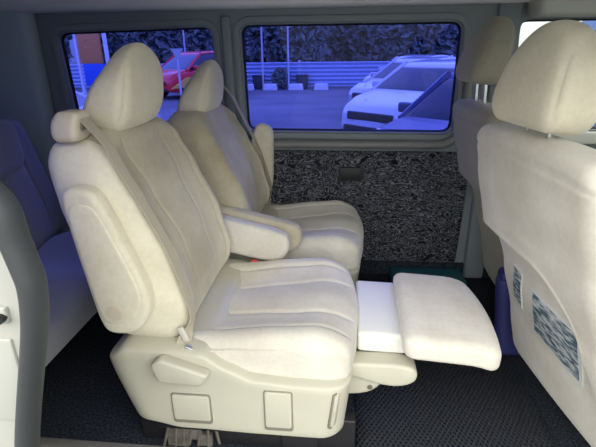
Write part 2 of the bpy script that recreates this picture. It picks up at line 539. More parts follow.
    def side3(yoff):
        return lambda u, v, tt: L(u, -(bhy+yoff+tt)*1.0, v)
    for nm, rc in (('storage_flap', (-.413, -.318, .238, .316)), ('lever_flap', (-.178, -.112, .232, .342))):
        x0, x1, z0, z1 = rc
        rim = round_poly([(x0-.003, z0-.012), (x1+.003, z0-.012), (x1+.003, z1+.003), (x0-.003, z1+.003)], .008)
        bm = bmesh.new(); plate(bm, rim, -.006, .0008, .0005, side3(0), 2)
        rec = obj('flap_gap_shade', bm, M['gap_shade'], base, angle=30)  # dark plate behind the flap, painting the shade of its gap
        flp = round_poly([(x0, z0), (x1, z0), (x1, z1), (x0, z1)], .008)
        bm = bmesh.new(); plate(bm, flp, -.006, .0045, .003, side3(0), 3)
        obj(nm, bm, M['plastic'], base, angle=30)
    # corner flap on the rounded front corner
    bm = bmesh.new()
    def corner(u, v, tt, n=(1, -1)):
        a = math.pi/2*u; r_ = .0615+tt
        return L(-.034+r_*math.sin(a)-.018*(1-(v-.19)/.17), -(.206+r_*math.cos(a)*.95), v)
    def cf(g): return [Vector((.30+.9*((p.x+.04)/.08), p.y)) for p in round_poly([(-.04-g, .240-g*3), (.04+g, .240-g*3), (.04+g, .340+g), (-.04-g, .340+g)], .008, 4)]
    plate(bm, cf(.003), -.006, .0010, .0005, corner, 2)
    obj('flap_gap_shade', bm, M['gap_shade'], base, angle=30)  # gap shade painted as a dark plate round the corner flap
    bm = bmesh.new(); plate(bm, cf(0), -.004, .005, .002, corner, 2)
    obj('corner_flap', bm, M['plastic'], base, angle=30)
    # recline lever
    lv = round_poly([(-.447, .421), (-.421, .440), (-.303, .399), (-.325, .366), (-.432, .370)], .012, 4)
    bm = bmesh.new(); plate(bm, lv, -.004, .028, .008, side3(0), 3)
    obj('recline_lever', bm, M['plastic'], t, angle=40)
    bm = bmesh.new(); plate(bm, [p+Vector((0, 0)) for p in round_poly([(-.436, .374), (-.335, .370), (-.335, .362), (-.436, .364)], .002, 2)], -.003, .004, .001, side3(0), 2)
    obj('lever_shade', bm, M['black'], base)  # black strip painting the shadow below the lever
    # slide rails
    for yy in (-.17, .17):
        bm = bmesh.new(); sbox(bm, L(-.25, yy, .138), (.30, .022, .057), .006)
        obj('slide_rail', bm, M['steel_dark'], t)
    bm = bmesh.new(); sbox(bm, L(-.27, -.17, .176), (.215, .055, .016), .005)
    obj('rail_cover', bm, M['steel_dark'], t)
    if ottoman:
        bm = bmesh.new()
        sbox(bm, L(-.40, -.215, .150), (.035, .006, .028), .002)
        sbox(bm, L(-.44, -.20, .115), (.03, .01, .034), .003)
        sbox(bm, L(-.36, -.21, .118), (.02, .008, .02), .002)
        for q in range(7):
            a = L(-.455+.022*q, -.222, .165); b = L(-.47+.026*q+rnd.uniform(-.01, .01), -.225, .095+rnd.uniform(0, .03))
            cyl(bm, a, b, .004, 6)
        obj('mounting_bracket', bm, M['rust'], t)
        bm = bmesh.new(); sbox(bm, L(-.10, -.19, .118), (.05, .01, .022), .003)
        obj('mounting_bracket', bm, M['steel_dark'], t)
    # --- armrests: raised on the outboard side, lowered inboard
    def arm_outline(l, hh): return None
    up = smooth_outline([(-.571, .838), (-.553, .864), (-.512, .862), (-.489, .838), (-.455, .750), (-.420, .648), (-.412, .590), (-.432, .540),
                         (-.470, .512), (-.517, .512), (-.538, .545), (-.552, .64), (-.566, .76)], 5)
    pv = Vector((-.492, .572))
    ca, sa = math.cos(arm_pitch), math.sin(arm_pitch)
    rotp = lambda p: Vector(arm_off)+pv+Vector(((p-pv).x*ca+(p-pv).y*sa, -(p-pv).x*sa+(p-pv).y*ca))
    upr = [rotp(p) for p in up]
    bm = bmesh.new(); plate(bm, upr, -.006, .042, .014, lambda u, v, tt: L(u, -(HW+tt), v), 4)
    ar = obj('armrest', bm, M['suede'], t, angle=60)
    cen = sum(upr, Vector((0, 0)))/len(upr)
    inner = [cen+(p-cen)*.82 for p in upr]
    bm = bmesh.new(); plate(bm, inner, .030, .0455, .006, lambda u, v, tt: L(u, -(HW+tt), v), 3)
    obj('armrest_panel', bm, M['suede'], ar, angle=60)
    bm = bmesh.new(); q = pv+Vector(arm_off)
    cyl(bm, L(q.x, -(HW+.03), q.y), L(q.x, -(HW+.0485), q.y), .019, 24)
    bmesh.ops.bevel(bm, geom=[e for e in bm.edges], offset=.002, segments=2, affect='EDGES')
    obj('pivot_cap', bm, M['plastic_beige'], ar)
    dn = smooth_outline([(-.545, .590), (-.50, .615), (-.42, .600), (-.30, .572), (-.205, .548), (-.176, .522), (-.178, .478), (-.212, .444), (-.27, .446), (-.38, .470), (-.50, .488), (-.54, .525)], 5)
    bm = bmesh.new(); plate(bm, dn, -.002, .050, .016, lambda u, v, tt: L(u, HW+tt, v), 4)
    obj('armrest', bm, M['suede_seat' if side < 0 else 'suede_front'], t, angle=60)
    # --- belt on the outboard shoulder
    bm = bmesh.new()
    def wg(px, py, pz):
        return L(-.584+px+.010*sstep(0, .03, pz), -.196+py*(1-.15*sstep(-.02, .03, pz)), .968+pz)
    rbox(bm, (.030, .036, .032), (.016, .016, .020), (2, 2, 2), wg, 5)
    gd = obj('belt_guide', bm, M['plastic_beige'], t)
    bm = bmesh.new(); sbox(bm, L(-.554, -.190, .972), (.004, .020, .012), .003)
    obj('guide_slot', bm, M['gap_shade'], gd)
    ctrl = [(-.580, -.194, .985), (-.558, -.196, .992), (-.536, -.199, .970), (-.510, -.203, .930), (-.480, -.205, .872), (-.452, -.206, .800), (-.410, -.207, .700), (-.382, -.208, .600), (-.370, -.212, .520), (-.370, -.226, .470), (-.388, -.236, .425)]
    path = []
    for i, (px, py, pz) in enumerate(ctrl):
        if 3 <= i <= 8: px = back_front(pz)+front_relief(py, pz)+.0065
        path.append((px, py, pz))
    P = catmull(path, 6)
    wd, nm_ = [], []
    for i, p in enumerate(P):
        tg = (P[min(i+1, len(P)-1)]-P[max(0, i-1)]).normalized()
        f = sstep(.52, .44, p.z)*.75
        across = Vector((f, 1-f, 0)); across -= tg*across.dot(tg)
        wd.append(across); nm_.append(tg.cross(across)*-1)
    bm = bmesh.new()
    strap(bm, [L(*p) for p in P], [Vector((a.x, a.y*-side, a.z)) for a in wd], .034, .0025, [Vector((a.x, a.y*-side, a.z)) for a in nm_])
    bl = obj('seat_belt', bm, M['webbing'], t, angle=35)
    bm = bmesh.new(); sbox(bm, L(-.374, -.236, .478), (.008, .005, .020), .004, Matrix.Rotation(R(-22), 3, 'Y'))
    obj('buckle_tongue', bm, M['buckle'], bl)
    bm = bmesh.new(); sbox(bm, L(-.352, -.241, .437), (.022, .007, .006), .003, Matrix.Rotation(R(24), 3, 'Y'))
    obj('belt_anchor', bm, M['rim'], bl)
    # inboard buckle with red button
    bm = bmesh.new(); sbox(bm, L(-.300, .222, .415), (.014, .010, .032), .005, Matrix.Rotation(R(18), 3, 'Y'))
    bk = obj('belt_buckle', bm, M['buckle'], t)
    bm = bmesh.new(); sbox(bm, L(-.289, .222, .449), (.010, .008, .004), .002, Matrix.Rotation(R(18), 3, 'Y'))
    obj('release_button', bm, M['red'], bk)
    if ottoman:
        # leg rest, swung out in front
        bm = bmesh.new()
        def wo(px, py, pz): return L(.112+px, .028+py*(1-.03*sstep(-.01, -.05, pz)), .390+pz-.03*px)
        rbox(bm, (.064, .146, .031), (.010, .014, .012), (2, 2, 2), wo, 4)
        fr = obj('leg_rest_frame', bm, M['plastic_pale'], t)
        bm = bmesh.new()
        def wp(px, py, pz):
            k = (px+.122)/.244
            xx = .283+px-.020*sstep(.4, 1., k)*(py/.186)**2-.03*py*(k-.5)
            zz = .4270+pz-.012*k+.006*(1-(py/.186)**2)*sstep(0, .03, pz)
            zz -= .010*sstep(.7, 1., k)
            return L(xx, -.006-.012*k*sstep(.1, -.18, py)+py*(1-.02*k), zz)
        rbox(bm, (.122, .186, .032), (.030, .030, .020), (8, 10, 3), wp, 6)
        pd = obj('leg_rest_pad', bm, M['suede_pad'], t)
        for yy, xs in ((-.135, 0), (.12, 0)):
            ol = smooth_outline([(.0, .355), (.10, .362), (.17, .358), (.200, .340), (.196, .310), (.160, .293), (.110, .295), (.06, .31), (.0, .325)], 5)
            bm = bmesh.new(); plate(bm, ol, yy-.03, yy+.03, .010, lambda u, v, tt: L(u, tt, v), 3)
            obj('leg_rest_hinge', bm, M['plastic'], t)
        ol = smooth_outline([(-.03, .335), (.05, .338), (.10, .320), (.118, .285), (.09, .250), (.04, .236), (-.03, .240)], 5)
        bm = bmesh.new(); plate(bm, ol, -.14, .14, .012, lambda u, v, tt: L(u, tt, v), 3)
        br = obj('leg_rest_bracket', bm, M['plastic'], t)
        bm = bmesh.new(); cyl(bm, L(.085, -.138, .268), L(.085, -.143, .268), .007, 12)
        obj('screw', bm, M['rust'], br)
    return t

captain_seat('beige suede captain seat nearest the open door with its padded leg rest swung out', .0, 1.115, -1, ottoman=True)
captain_seat('beige suede captain seat beside the carpeted wall, behind the nearer captain seat', .035, 1.705, 1, head_drop=.055, arm_pitch=R(22), back_drop=.07, arm_off=(.045, -.055))

# ------------------------------------------------------------------ front seats
FX = [(.16, .578), (.33, .545), (.50, .498), (.68, .432), (.80, .402), (.92, .380)]
def front_seat(label, x, y, hw, hraise, yaw, cards=False, mat='suede', matb='suede'):
    t = thing('front_seat', label, 'car seat', (.70+x, y, ZF), yaw, 'front seats of the van')
    def L(px, py, pz): return Vector((px-.70, py, pz-ZF))
    hz, hx = .37, .075
    def crease(py):      # height of the arched fold across the back
        u_ = max(0., -py*.27/hw); return .622-min(.3, 24*u_**3)
    def below(py, z):      # 0 above the fold, 1 below it
        u_ = max(0., -py*.27/hw); d = (z-crease(py))/math.sqrt(1+(72*u_*u_)**2)
        return sstep(.009, -.009, d)
    def w(px, py, pz):
        k = (pz+hz)/(2*hz); z = .160+.770*k
        re = interp(z, FX); th = interp(z, [(.2, .15), (.6, .15), (.92, .10)])
        kk = px/hx
        xx = re+th*(kk+1)/2
        yy = py*(1-.06*sstep(.7, .93, z)-.04*sstep(.42, .19, z))
        rw = sstep(-.3, -.95, kk)
        xx += rw*(.028*below(yy, z)-.004*math.exp(-((z-crease(yy)-.012)/.01)**2))
        xx -= rw*.012*(1-(py/hw)**2)
        xx += rw*.004*math.exp(-((z-.878)/.006)**2)
        z -= .02*sstep(.8, .93, z)*(py/hw)**4
        return L(xx, yy, z)
    bm = bmesh.new(); rbox(bm, (hx, hw, hz), (.045, .045, .05), (4, 120, 140), w, 6)
    b = obj('backrest', bm, M[matb], t)
    bm = bmesh.new()
    hzc = 1.046+hraise
    lean = .05 if cards else .12
    def wh(px, py, pz):
        u = (pz+.118)/.236
        q = px*(1-.35*u)+(.427 if cards else .425)+lean*pz*2-.05*py*(1 if cards else 0)
        rw = sstep(-.01, -.05, px)
        q += rw*groove(abs(py), .122, -.003, .006)
        dome = u*u*(.045*(py/.138)**2+.012*(px/.066)**2)
        return L(q, .012+py*(1-.34*u**2.2), hzc+.008+pz*.98-dome-.10*px*(1-u))
    rbox(bm, (.066, .138 if cards else .125, .112 if cards else .106), (.036, .050, .085), (4, 40, 10), wh, 8)
    h = obj('head_restraint', bm, M[mat], t)
    for s in (-1, 1):
        bm = bmesh.new(); cyl(bm, L(.425, s*.045, .86), L(.415, s*.045, hzc-.05), .0065, 10)
        obj('post', bm, M['chrome'], h)
    bm = bmesh.new()
    def wc(px, py, pz): return L(.88+px, py, .40+pz+.03*px+.02*(1-(py/hw)**2)*sstep(0, .06, pz))
    rbox(bm, (.24, hw-.01, .085), (.06, .05, .05), (6, 10, 3), wc, 5)
    obj('seat_cushion', bm, M[mat], t)
    bm = bmesh.new(); sbox(bm, L(.90, 0, .20), (.21, hw-.03, .12), .03)
    obj('base_shroud', bm, M['plastic' if cards else 'black'], t)
    if cards:
        # printed cards in clear sleeves stuck on the lower back
        def on_back(u, v, lift):      # u = lateral, v = height
            z = v; re = interp(z, FX)+.028*below(u, z)-.012*(1-(u/hw)**2)
            return L(re-lift, u, z)
        for q in (((.055, .506), (-.155, .500), (-.142, .345), (.078, .360)), ((.154, .532), (.104, .526), (.136, .389), (.184, .402))):
            q = [Vector(p) for p in q]
            def patch(m, lift, base):
                bm = bmesh.new(); n = 12; g = []
                for i in range(n+1):
                    row = []
                    for j in range(n+1):
                        a, c = m+(1-2*m)*i/n, m+(1-2*m)*j/n
                        p = (q[0]*(1-a)+q[1]*a)*(1-c)+(q[3]*(1-a)+q[2]*a)*c
                        row.append((bm.verts.new(on_back(p.x, p.y, lift)), bm.verts.new(on_back(p.x, p.y, base))))
                    g.append(row)
                for i in range(n):
                    for j in range(n):
                        for e in (0, 1): bm.faces.new([g[i][j][e], g[i+1][j][e], g[i+1][j+1][e], g[i][j+1][e]])
                rim = [g[i][0] for i in range(n+1)]+[g[n][j] for j in range(1, n+1)]+[g[i][n] for i in range(n-1, -1, -1)]+[g[0][j] for j in range(n-1, 0, -1)]
                for i in range(len(rim)): bm.faces.new([rim[i-1][0], rim[i][0], rim[i][1], rim[i-1][1]])
                return bm
            sl = obj('card_sleeve', patch(0., .0025, -.002), M['sleeve'], t, angle=30)
            obj('printed_card', patch(.05, .0036, .0015), M['card'], sl, angle=30)
    return t

front_seat('beige front seat seen from behind with printed cards stuck to its lower back', .006, 1.09, .275, .0, R(8), True, 'suede', 'suede_seat')
front_seat('darker front seat by the far wall with its headrest raised on two chrome posts', .045, 1.68, .235, .045, R(3), False, 'suede_dark', 'suede_dark')

# ------------------------------------------------------------------ rear bench
t = thing('rear_bench', 'dark grey rear bench seat lit blue, at the back of the van on the left', 'car seat', (-1.0, 1.2, ZF))
def LB(x, y, z): return Vector((x+1.0, y-1.2, z-ZF))
bm = bmesh.new()
def w(px, py, pz):
    k = (pz+.25)/.5; z = .40+.47*k
    xx = -1.205-.105*k+px*(1-.25*k)
    yy = 1.175+py*(1-.03*k)
    fw = sstep(.02, .05, px)
    for c in (-.30, -.05, .02, .27, .42): xx += fw*groove(py, c, .010, .008)
    xx += fw*.012*math.cos(py/.16*math.pi)
    return LB(xx, yy, z)
rbox(bm, (.065, .54, .25), (.045, .05, .05), (3, 90, 12), w, 5)
bk = obj('backrest', bm, M['cloth_grey'], t)
bm = bmesh.new()
def w(px, py, pz):
    k = (pz+.22)/.44
    yy = 1.175+py
    return LB(-.955+px, yy, .375+pz+.012*math.cos(py/.16*math.pi)*sstep(0, .04, pz)-.02*(1-k)*0)
rbox(bm, (.185, .54, .062), (.05, .04, .045), (8, 40, 3), w, 5)
obj('seat_cushion', bm, M['cloth_grey'], t)
for yc in (.92, 1.43):
    bm = bmesh.new()
    def w(px, py, pz):
        u = (pz+.085)/.17
        return LB(-1.250-.24*pz+px-.01*(py/.17)**2, yc+py*(.86+.14*u), .800+pz-.03*(1-u)*(1-(py/.19)**2))
    rbox(bm, (.045, .19, .085), (.035, .06, .05), (3, 10, 6), w, 6)
    obj('head_restraint', bm, M['cloth_grey'], t)
bm = bmesh.new(); sbox(bm, LB(-1.02, 1.175, .26), (.10, .48, .055), .02); obj('seat_frame', bm, M['black'], t)
for x_, y_ in ((-1.09, .78), (-.95, .78), (-1.09, 1.56), (-.95, 1.56)):
    bm = bmesh.new(); sbox(bm, LB(x_, y_, .145), (.02, .02, .066), .005); obj('leg', bm, M['black'], t)

# ------------------------------------------------------------------ van shell
def rrect(x0, x1, z0, z1, r, seg=6):
    return round_poly([(x0, z0), (x1, z0), (x1, z1), (x0, z1)], r, seg)

def holed_wall(name, x0, x1, z0, z1, holes, Y, th, mat):
    bm = bmesh.new(); edges = []
    for loop in [[Vector(p) for p in ((x0, z0), (x1, z0), (x1, z1), (x0, z1))]]+holes:
        vs = [bm.verts.new((p.x, Y, p.y)) for p in loop]
        for i in range(len(vs)): edges.append(bm.edges.new((vs[i-1], vs[i])))
    bmesh.ops.triangle_fill(bm, use_beauty=True, use_dissolve=False, edges=edges)
    r = bmesh.ops.extrude_face_region(bm, geom=bm.faces[:])
    bmesh.ops.translate(bm, verts=[v for v in r['geom'] if isinstance(v, bmesh.types.BMVert)], vec=(0, th, 0))
    return obj(name, bm, mat, None, smooth=False, kind='structure')

W1 = [Vector(p) for p in round_poly([(-1.235, .80), (-.555, .782), (-.562, 1.200), (-1.25, 1.187)], .045, 6)]
W2 = [Vector(p) for p in round_poly([(-.432, .770), (.458, .764), (.458, 1.203), (-.440, 1.205)], .045, 6)]
W3 = [Vector(p) for p in round_poly([(.70, .78), (1.50, .78), (1.42, 1.205), (.675, 1.205)], .04, 6)]
holed_wall('wall_far', -1.62, 1.75, .06, 1.36, [W1, W2, W3], 2.0, .045, M['trim'])

def ring(name, loop, grow_out, grow_in, yf, yb, mat, parent=None):
    bm = bmesh.new(); n = len(loop); cen = sum(loop, Vector((0, 0)))/n
    nr = []
    for i in range(n):
        d = (loop[(i+1) % n]-loop[i-1]).normalized(); v_ = Vector((d.y, -d.x))
        nr.append(v_ if v_.dot(loop[i]-cen) > 0 else -v_)
    def rg(g, y): return [bm.verts.new((loop[i].x+nr[i].x*g, y, loop[i].y+nr[i].y*g)) for i in range(n)]
    m_ = (grow_out+grow_in)/2
    rs = [rg(grow_out, yb), rg(grow_out-.004, yf+.002), rg(m_, yf), rg(grow_in+.004, yf+.003), rg(grow_in, yb)]
    for a, b in zip(rs, rs[1:]+rs[:1]):
        for i in range(n): bm.faces.new([a[i-1], a[i], b[i], b[i-1]])
    return obj(name, bm, mat, parent, angle=50)

def pane(name, loop, glass, frame=True):
    bm = bmesh.new(); plate(bm, loop, 2.034, 2.038, .0005, lambda u, v, tt: (u, tt, v), 1)
    o = obj(name, bm, glass, None, kind='structure', smooth=False)
    ring('window_gasket', loop, .004, -.007, 2.020, 2.034, M['gasket'], o)
    if frame: ring('window_frame', loop, .034, .003, 1.988, 2.004, M['trim'], o)
    return o
pane('window_1', W1, M['blue_glass']); pane('window_2', W2, M['blue_glass']); pane('window_3', W3, M['clear_glass'], False)

# moulded trim on the far wall
bm = bmesh.new()
pth = [(-1.45, 1.985, .716)]+[(x_, 1.985, .716) for x_ in (-1.0, -.5, 0., .2, .34, .40)]
for i in range(1, 9):
    a = math.pi/2*i/8; pth.append((.40+.095*math.sin(a), 1.985, .811-.095*math.cos(a)))
pth += [(.500, 1.985, .90), (.503, 1.985, 1.05)]
sweep(bm, pth, circ(.020, 14, .026), Vector((0, 1, 0)))
obj('trim_1', bm, M['trim_ledge'], kind='structure')
bm = bmesh.new(); plate(bm, round_poly([(-.85, .150), (.540, .150), (.552, .684), (-.85, .684)], .02, 4), 1.984, 2.001, .005, lambda u, v, tt: (u, tt, v), 2)
cp = obj('trim_2', bm, M['carpet'], kind='structure')
bm = bmesh.new(); plate(bm, rrect(-.020, .084, .550, .612, .008), 1.974, 1.986, .004, lambda u, v, tt: (u, tt, v), 2)
hp = obj('recess_plate', bm, M['black'], cp)
bm = bmesh.new(); plate(bm, rrect(-.012, .076, .560, .604, .005), 1.9725, 1.976, .001, lambda u, v, tt: (u, tt, v), 2)
obj('latch_cover', bm, M['black'], hp)
bm = bmesh.new(); sbox(bm, (-.10, 1.992, .112), (.80, .010, .036), .004); obj('trim_13', bm, M['floor'], kind='structure')
# vertical pillar trims
bm = bmesh.new(); sbox(bm, (.625, 1.985, .70), (.045, .022, .62), .015); obj('trim_3', bm, M['trim'], kind='structure')
bm = bmesh.new(); sbox(bm, (-.497, 1.992, 1.0), (.020, .012, .24), .010); obj('trim_4', bm, M['trim'], kind='structure')
bm = bmesh.new(); sbox(bm, (-1.44, 1.96, .70), (.12, .05, .62), .04); obj('trim_5', bm, M['trim_dark'], kind='structure')
# header rails under the roof
bm = bmesh.new(); sbox(bm, (-.45, 1.955, 1.315), (1.15, .06, .053), .035); obj('trim_6', bm, M['header'], kind='structure')
bm = bmesh.new(); sbox(bm, (1.20, 1.93, 1.285), (.515, .085, .075), .03); obj('trim_7', bm, M['headliner'], kind='structure')
# door sill rail and panel under the front side window
bm = bmesh.new(); sbox(bm, (1.20, 1.985, .75), (.50, .03, .024), .012); obj('trim_8', bm, M['plastic_pale'], kind='structure')

bm = bmesh.new()
N = 16; rows = []
for i in range(N+1):
    y_ = .42+1.6*i/N; c = (y_-1.22)/.8
    rows.append([bm.verts.new((x_, y_, 1.40-.08*c**4+dz)) for dz in (0, .03) for x_ in (-1.65, 1.75)])
for a, b in zip(rows, rows[1:]):
    bm.faces.new([a[0], a[1], b[1], b[0]]); bm.faces.new([a[2], b[2], b[3], a[3]])
    bm.faces.new([a[0], b[0], b[2], a[2]]); bm.faces.new([a[1], a[3], b[3], b[1]])
bm.faces.new([rows[0][0], rows[0][2], rows[0][3], rows[0][1]]); bm.faces.new([rows[-1][0], rows[-1][1], rows[-1][3], rows[-1][2]])
obj('ceiling', bm, M['headliner'], kind='structure')
bm = bmesh.new(); sbox(bm, (.05, 1.475, .03), (1.70, .572, .05), .004); obj('floor', bm, M['floor'], kind='structure')
bm = bmesh.new(); sbox(bm, (.05, .665, -.16), (1.70, .235, .03), .01); obj('trim_9', bm, M['seal'], kind='structure')
bm = bmesh.new(); sbox(bm, (.05, .888, -.02), (1.70, .016, .103), .006); obj('trim_10', bm, M['sill'], kind='structure')
bm = bmesh.new(); sbox(bm, (-1.62, 1.25, .62), (.03, .80, .76), .01); obj('wall_rear', bm, M['trim_dark'], kind='structure')
# near rear quarter of the body with the door jamb's curved edge
JR = [(-.500, 1.36), (-.490, 1.15), (-.450, 1.05), (-.398, .990), (-.371, .955), (-.366, .913), (-.361, .880), (-.359, .855), (-.366, .810), (-.380, .760), (-.397, .706), (-.420, .630), (-.435, .570), (-.455, .45), (-.470, .2), (-.475, -.2)]
JRs = catmull([Vector((a, b, 0)) for a, b in JR], 6)
W4 = [Vector(p) for p in round_poly([(-1.42, .79), (-.66, .79), (-.66, 1.20), (-1.42, 1.20)], .05, 6)]
def holed_poly(name, outer, holes, Y, th, mat):
    bm = bmesh.new(); edges = []
    for loop in [outer]+holes:
        vs = [bm.verts.new((p.x, Y, p.y)) for p in loop]
        for i in range(len(vs)): edges.append(bm.edges.new((vs[i-1], vs[i])))
    bmesh.ops.triangle_fill(bm, use_beauty=True, use_dissolve=False, edges=edges)
    r = bmesh.ops.extrude_face_region(bm, geom=bm.faces[:])
    bmesh.ops.translate(bm, verts=[v for v in r['geom'] if isinstance(v, bmesh.types.BMVert)], vec=(0, th, 0))
    return obj(name, bm, mat, None, smooth=False, kind='structure')
outl = [Vector((p.x-.023, p.y)) for p in JRs]+[Vector((-1.62, -.2)), Vector((-1.62, 1.36))]
nw = holed_poly('wall_near', outl, [W4], .452, .012, M['body'])
bm = bmesh.new(); plate(bm, W4, .456, .460, .0005, lambda u, v, tt: (u, tt, v), 1)
obj('window_4', bm, M['blue_glass'], None, kind='structure', smooth=False)
bm = bmesh.new(); sweep(bm, [(p.x-.0125, .445, p.y) for p in JRs], [(.0125*math.cos(a)*1.0, .022*math.sin(a)) for a in [2*math.pi*i/14 for i in range(14)]], Vector((0, 1, 0)))
obj('trim_11', bm, M['seal'], kind='structure')
bm = bmesh.new(); sbox(bm, (-.440, .451, .808), (.022, .006, .012), .003); obj('latch_striker', bm, M['body'], nw)
bm = bmesh.new(); cyl(bm, (-.424, .452, .806), (-.424, .438, .806), .006, 12); obj('striker_bolt', bm, M['steel_dark'], nw)
bm = bmesh.new(); sbox(bm, (-.455, .452, .70), (.03, .004, .07), .003); obj('jamb_cover', bm, M['body'], nw)

# near front door, bulkhead and windscreen (beyond the frame, they keep the cab closed)
W5 = [Vector(p) for p in round_poly([(.95, .78), (1.62, .78), (1.50, 1.22), (.95, 1.22)], .05, 6)]
holed_poly('door_1', [Vector(p) for p in ((.80, -.2), (1.75, -.2), (1.75, 1.36), (.80, 1.36))], [W5], .452, .03, M['trim'])
bm = bmesh.new(); plate(bm, W5, .464, .468, .0005, lambda u, v, tt: (u, tt, v), 1)
obj('window_5', bm, M['clear_glass'], None, kind='structure', smooth=False)
bm = bmesh.new(); sbox(bm, (1.73, 1.22, .38), (.02, .78, .46), .01); obj('wall_front', bm, M['trim_dark'], kind='structure')
bm = bmesh.new(); sbox(bm, (1.60, 1.22, .72), (.11, .74, .09), .05); obj('trim_12', bm, M['trim_dark'], kind='structure')
bm = bmesh.new(); plate(bm, rrect(.46, 1.98, .84, 1.34, .05), 1.728, 1.733, .0005, lambda u, v, tt: (tt, u, v), 1)
obj('window_6', bm, M['clear_glass'], None, kind='structure', smooth=False)

# ------------------------------------------------------------------ things on the floor
bm = bmesh.new(); plate(bm, rrect(.055, .605, .925, 1.41, .03), .0795, .0875, .002, lambda u, v, tt: (u, v, tt), 2)
tag(obj('rubber_mat', bm, M['rubber']), 'black rubber floor mat with a small diamond relief in front of the near captain seat', 'mat')
t = thing('flat_case', 'flat teal case lying on the floor below the carpeted wall', 'case', (.42, 1.955, ZF))
bm = bmesh.new(); sbox(bm, (-.02, -.05, .022), (.165, .07, .02), .008); obj('body', bm, M['teal'], t)
bm = bmesh.new(); sbox(bm, (-.02, -.05, .045), (.16, .065, .005), .003); obj('lid', bm, M['teal'], t)
t = thing('blue_object', 'dark blue upright object standing on the floor between the two front seats', 'box', (.60, 1.407, ZF))  # unidentified shape, built as a rounded dark blue block
bm = bmesh.new()
rbox(bm, (.060, .032, .16), (.03, .03, .03), (3, 3, 5), lambda x_, y_, z_: (x_-.12*z_, y_, .16+z_+.02*x_), 5)
obj('body', bm, M['navy'], t)
bm = bmesh.new(); sbox(bm, (-.02, 0, .315), (.050, .030, .022), .018); obj('flap', bm, M['navy'], t)

# ------------------------------------------------------------------ outside
GZ = -.60
bm = bmesh.new(); sbox(bm, (0, 10, GZ-.1), (70, 60, .1), .01); obj('ground', bm, M['asphalt'], kind='structure')

def wheel(parent, L, cx, cy, r, wdt):
    bm = bmesh.new(); cyl(bm, L(cx, cy-wdt/2, r), L(cx, cy+wdt/2, r), r, 28)
    o = obj('wheel', bm, M['tyre'], parent)
    bm = bmesh.new(); s = 1 if cy > 0 else -1
    cyl(bm, L(cx, cy+s*(wdt/2-.02), r), L(cx, cy+s*(wdt/2+.012), r), r*.66, 20)
    obj('rim', bm, M['rim'], o)

def car(name, label, loc, rz, paint, ln=4.3, wd=1.78, ht=1.48, hood=.92, van=False, group=None, cat='car'):
    """nose towards local -X"""
    t = thing(name, label, cat, loc, rz, group)
    L = lambda x_, y_, z_: Vector((x_, y_, z_))
    hl = ln/2
    if van: HP = [(-hl, .62), (-hl+.25, .86), (-hl+.8, 1.0), (hl, 1.02)]
    else: HP = [(-hl, .62), (-hl+.18, .74), (-hl+.6, hood-.08), (-hl+1.2, hood), (hl-.5, hood+.06), (hl, hood-.06)]
    bm = bmesh.new()
    def w(px, py, pz):
        k = (pz+.3)/.6; top = interp(px, HP); bot = .22+.06*sstep(hl-.6, hl, abs(px))
        yy = py*(1-.16*sstep(hl-.9, hl, abs(px)))*(1-.06*k)
        xx = px-(.10*(py/(wd/2))**2)*(-1 if px < 0 else 1)*sstep(hl-.6, hl, abs(px))
        return L(xx, yy, bot+(top-bot)*k)
    rbox(bm, (hl, wd/2, .3), (.14, .12, .10), (24, 6, 6), w, 5)
    obj('body', bm, paint, t)
    # cabin
    c0, c1 = (-hl+.75, hl-.05) if van else (-hl+1.15, hl-.25)
    f_r, r_r = (.95, .10) if van else (.95, .65)
    zb = (1.0 if van else hood)-.04
    def cab(sh, lo, hi):
        bm = bmesh.new(); cl = (c1-c0)/2; cm = (c0+c1)/2; hh = (hi-lo)/2
        def w(px, py, pz):
            k = (pz+hh)/(2*hh); kz = (lo+2*hh*k-zb)/(ht-zb)
            a = (px+cl)/(2*cl)
            x0, x1 = c0+f_r*kz, c1-r_r*kz
            return L(x0+(x1-x0)*a, py*(1-.20*kz)*sh, lo+2*hh*k-.05*(2*a-1)**2*kz)
        rbox(bm, (cl, wd/2-.06, hh), (.10, .10, min(.05, hh*.8)), (8, 4, 4), w, 4)
        return bm
    obj('cabin_glass', cab(1.0, zb-.02, ht-.07), M['car_glass'], t)
    rb = cab(1.0, ht-.10, ht); obj('roof', rb, paint, t)
    for s in (-1, 1):       # pillars
        yb, yt = s*(wd/2-.075), s*(wd/2-.06)*.815
        for xb, xt, rr in ((c0+.06, c0+f_r*.93+.04, .045), ((c0+c1)/2+.1, (c0+c1)/2+.15, .035), (c1-.08, c1-r_r*.93-.05, .06)):
            bm = bmesh.new(); cyl(bm, L(xb, yb, zb), L(xt, yt, ht-.07), rr, 8); obj('pillar', bm, paint, t)
        bm = bmesh.new(); sbox(bm, L(c0+.38, s*(wd/2+.06), zb+.10), (.06, .10, .065), .03); obj('mirror', bm, paint, t)
        bm = bmesh.new()
        def wl(px, py, pz): return L(-hl+.20+px+.16*abs(py+s*.18)/.2*.5+.10, s*(wd/2-.36)+py, .71+pz+.05*px/.1)
        rbox(bm, (.14, .20, .055), (.05, .06, .04), (2, 2, 2), wl, 4); obj('headlamp', bm, M['lamp'], t)
    bm = bmesh.new(); sbox(bm, L(-hl+.03, 0, .56), (.035, .48, .07), .02); obj('grille', bm, M['black'], t)
    bm = bmesh.new(); sbox(bm, L(-hl+.02, 0, .34), (.03, .55, .05), .015); obj('air_intake', bm, M['black'], t)
    for cx in (-hl+.82, hl-.82):
        for s in (-1, 1): wheel(t, L, cx, s*(wd/2-.10), .33, .20)
    return t

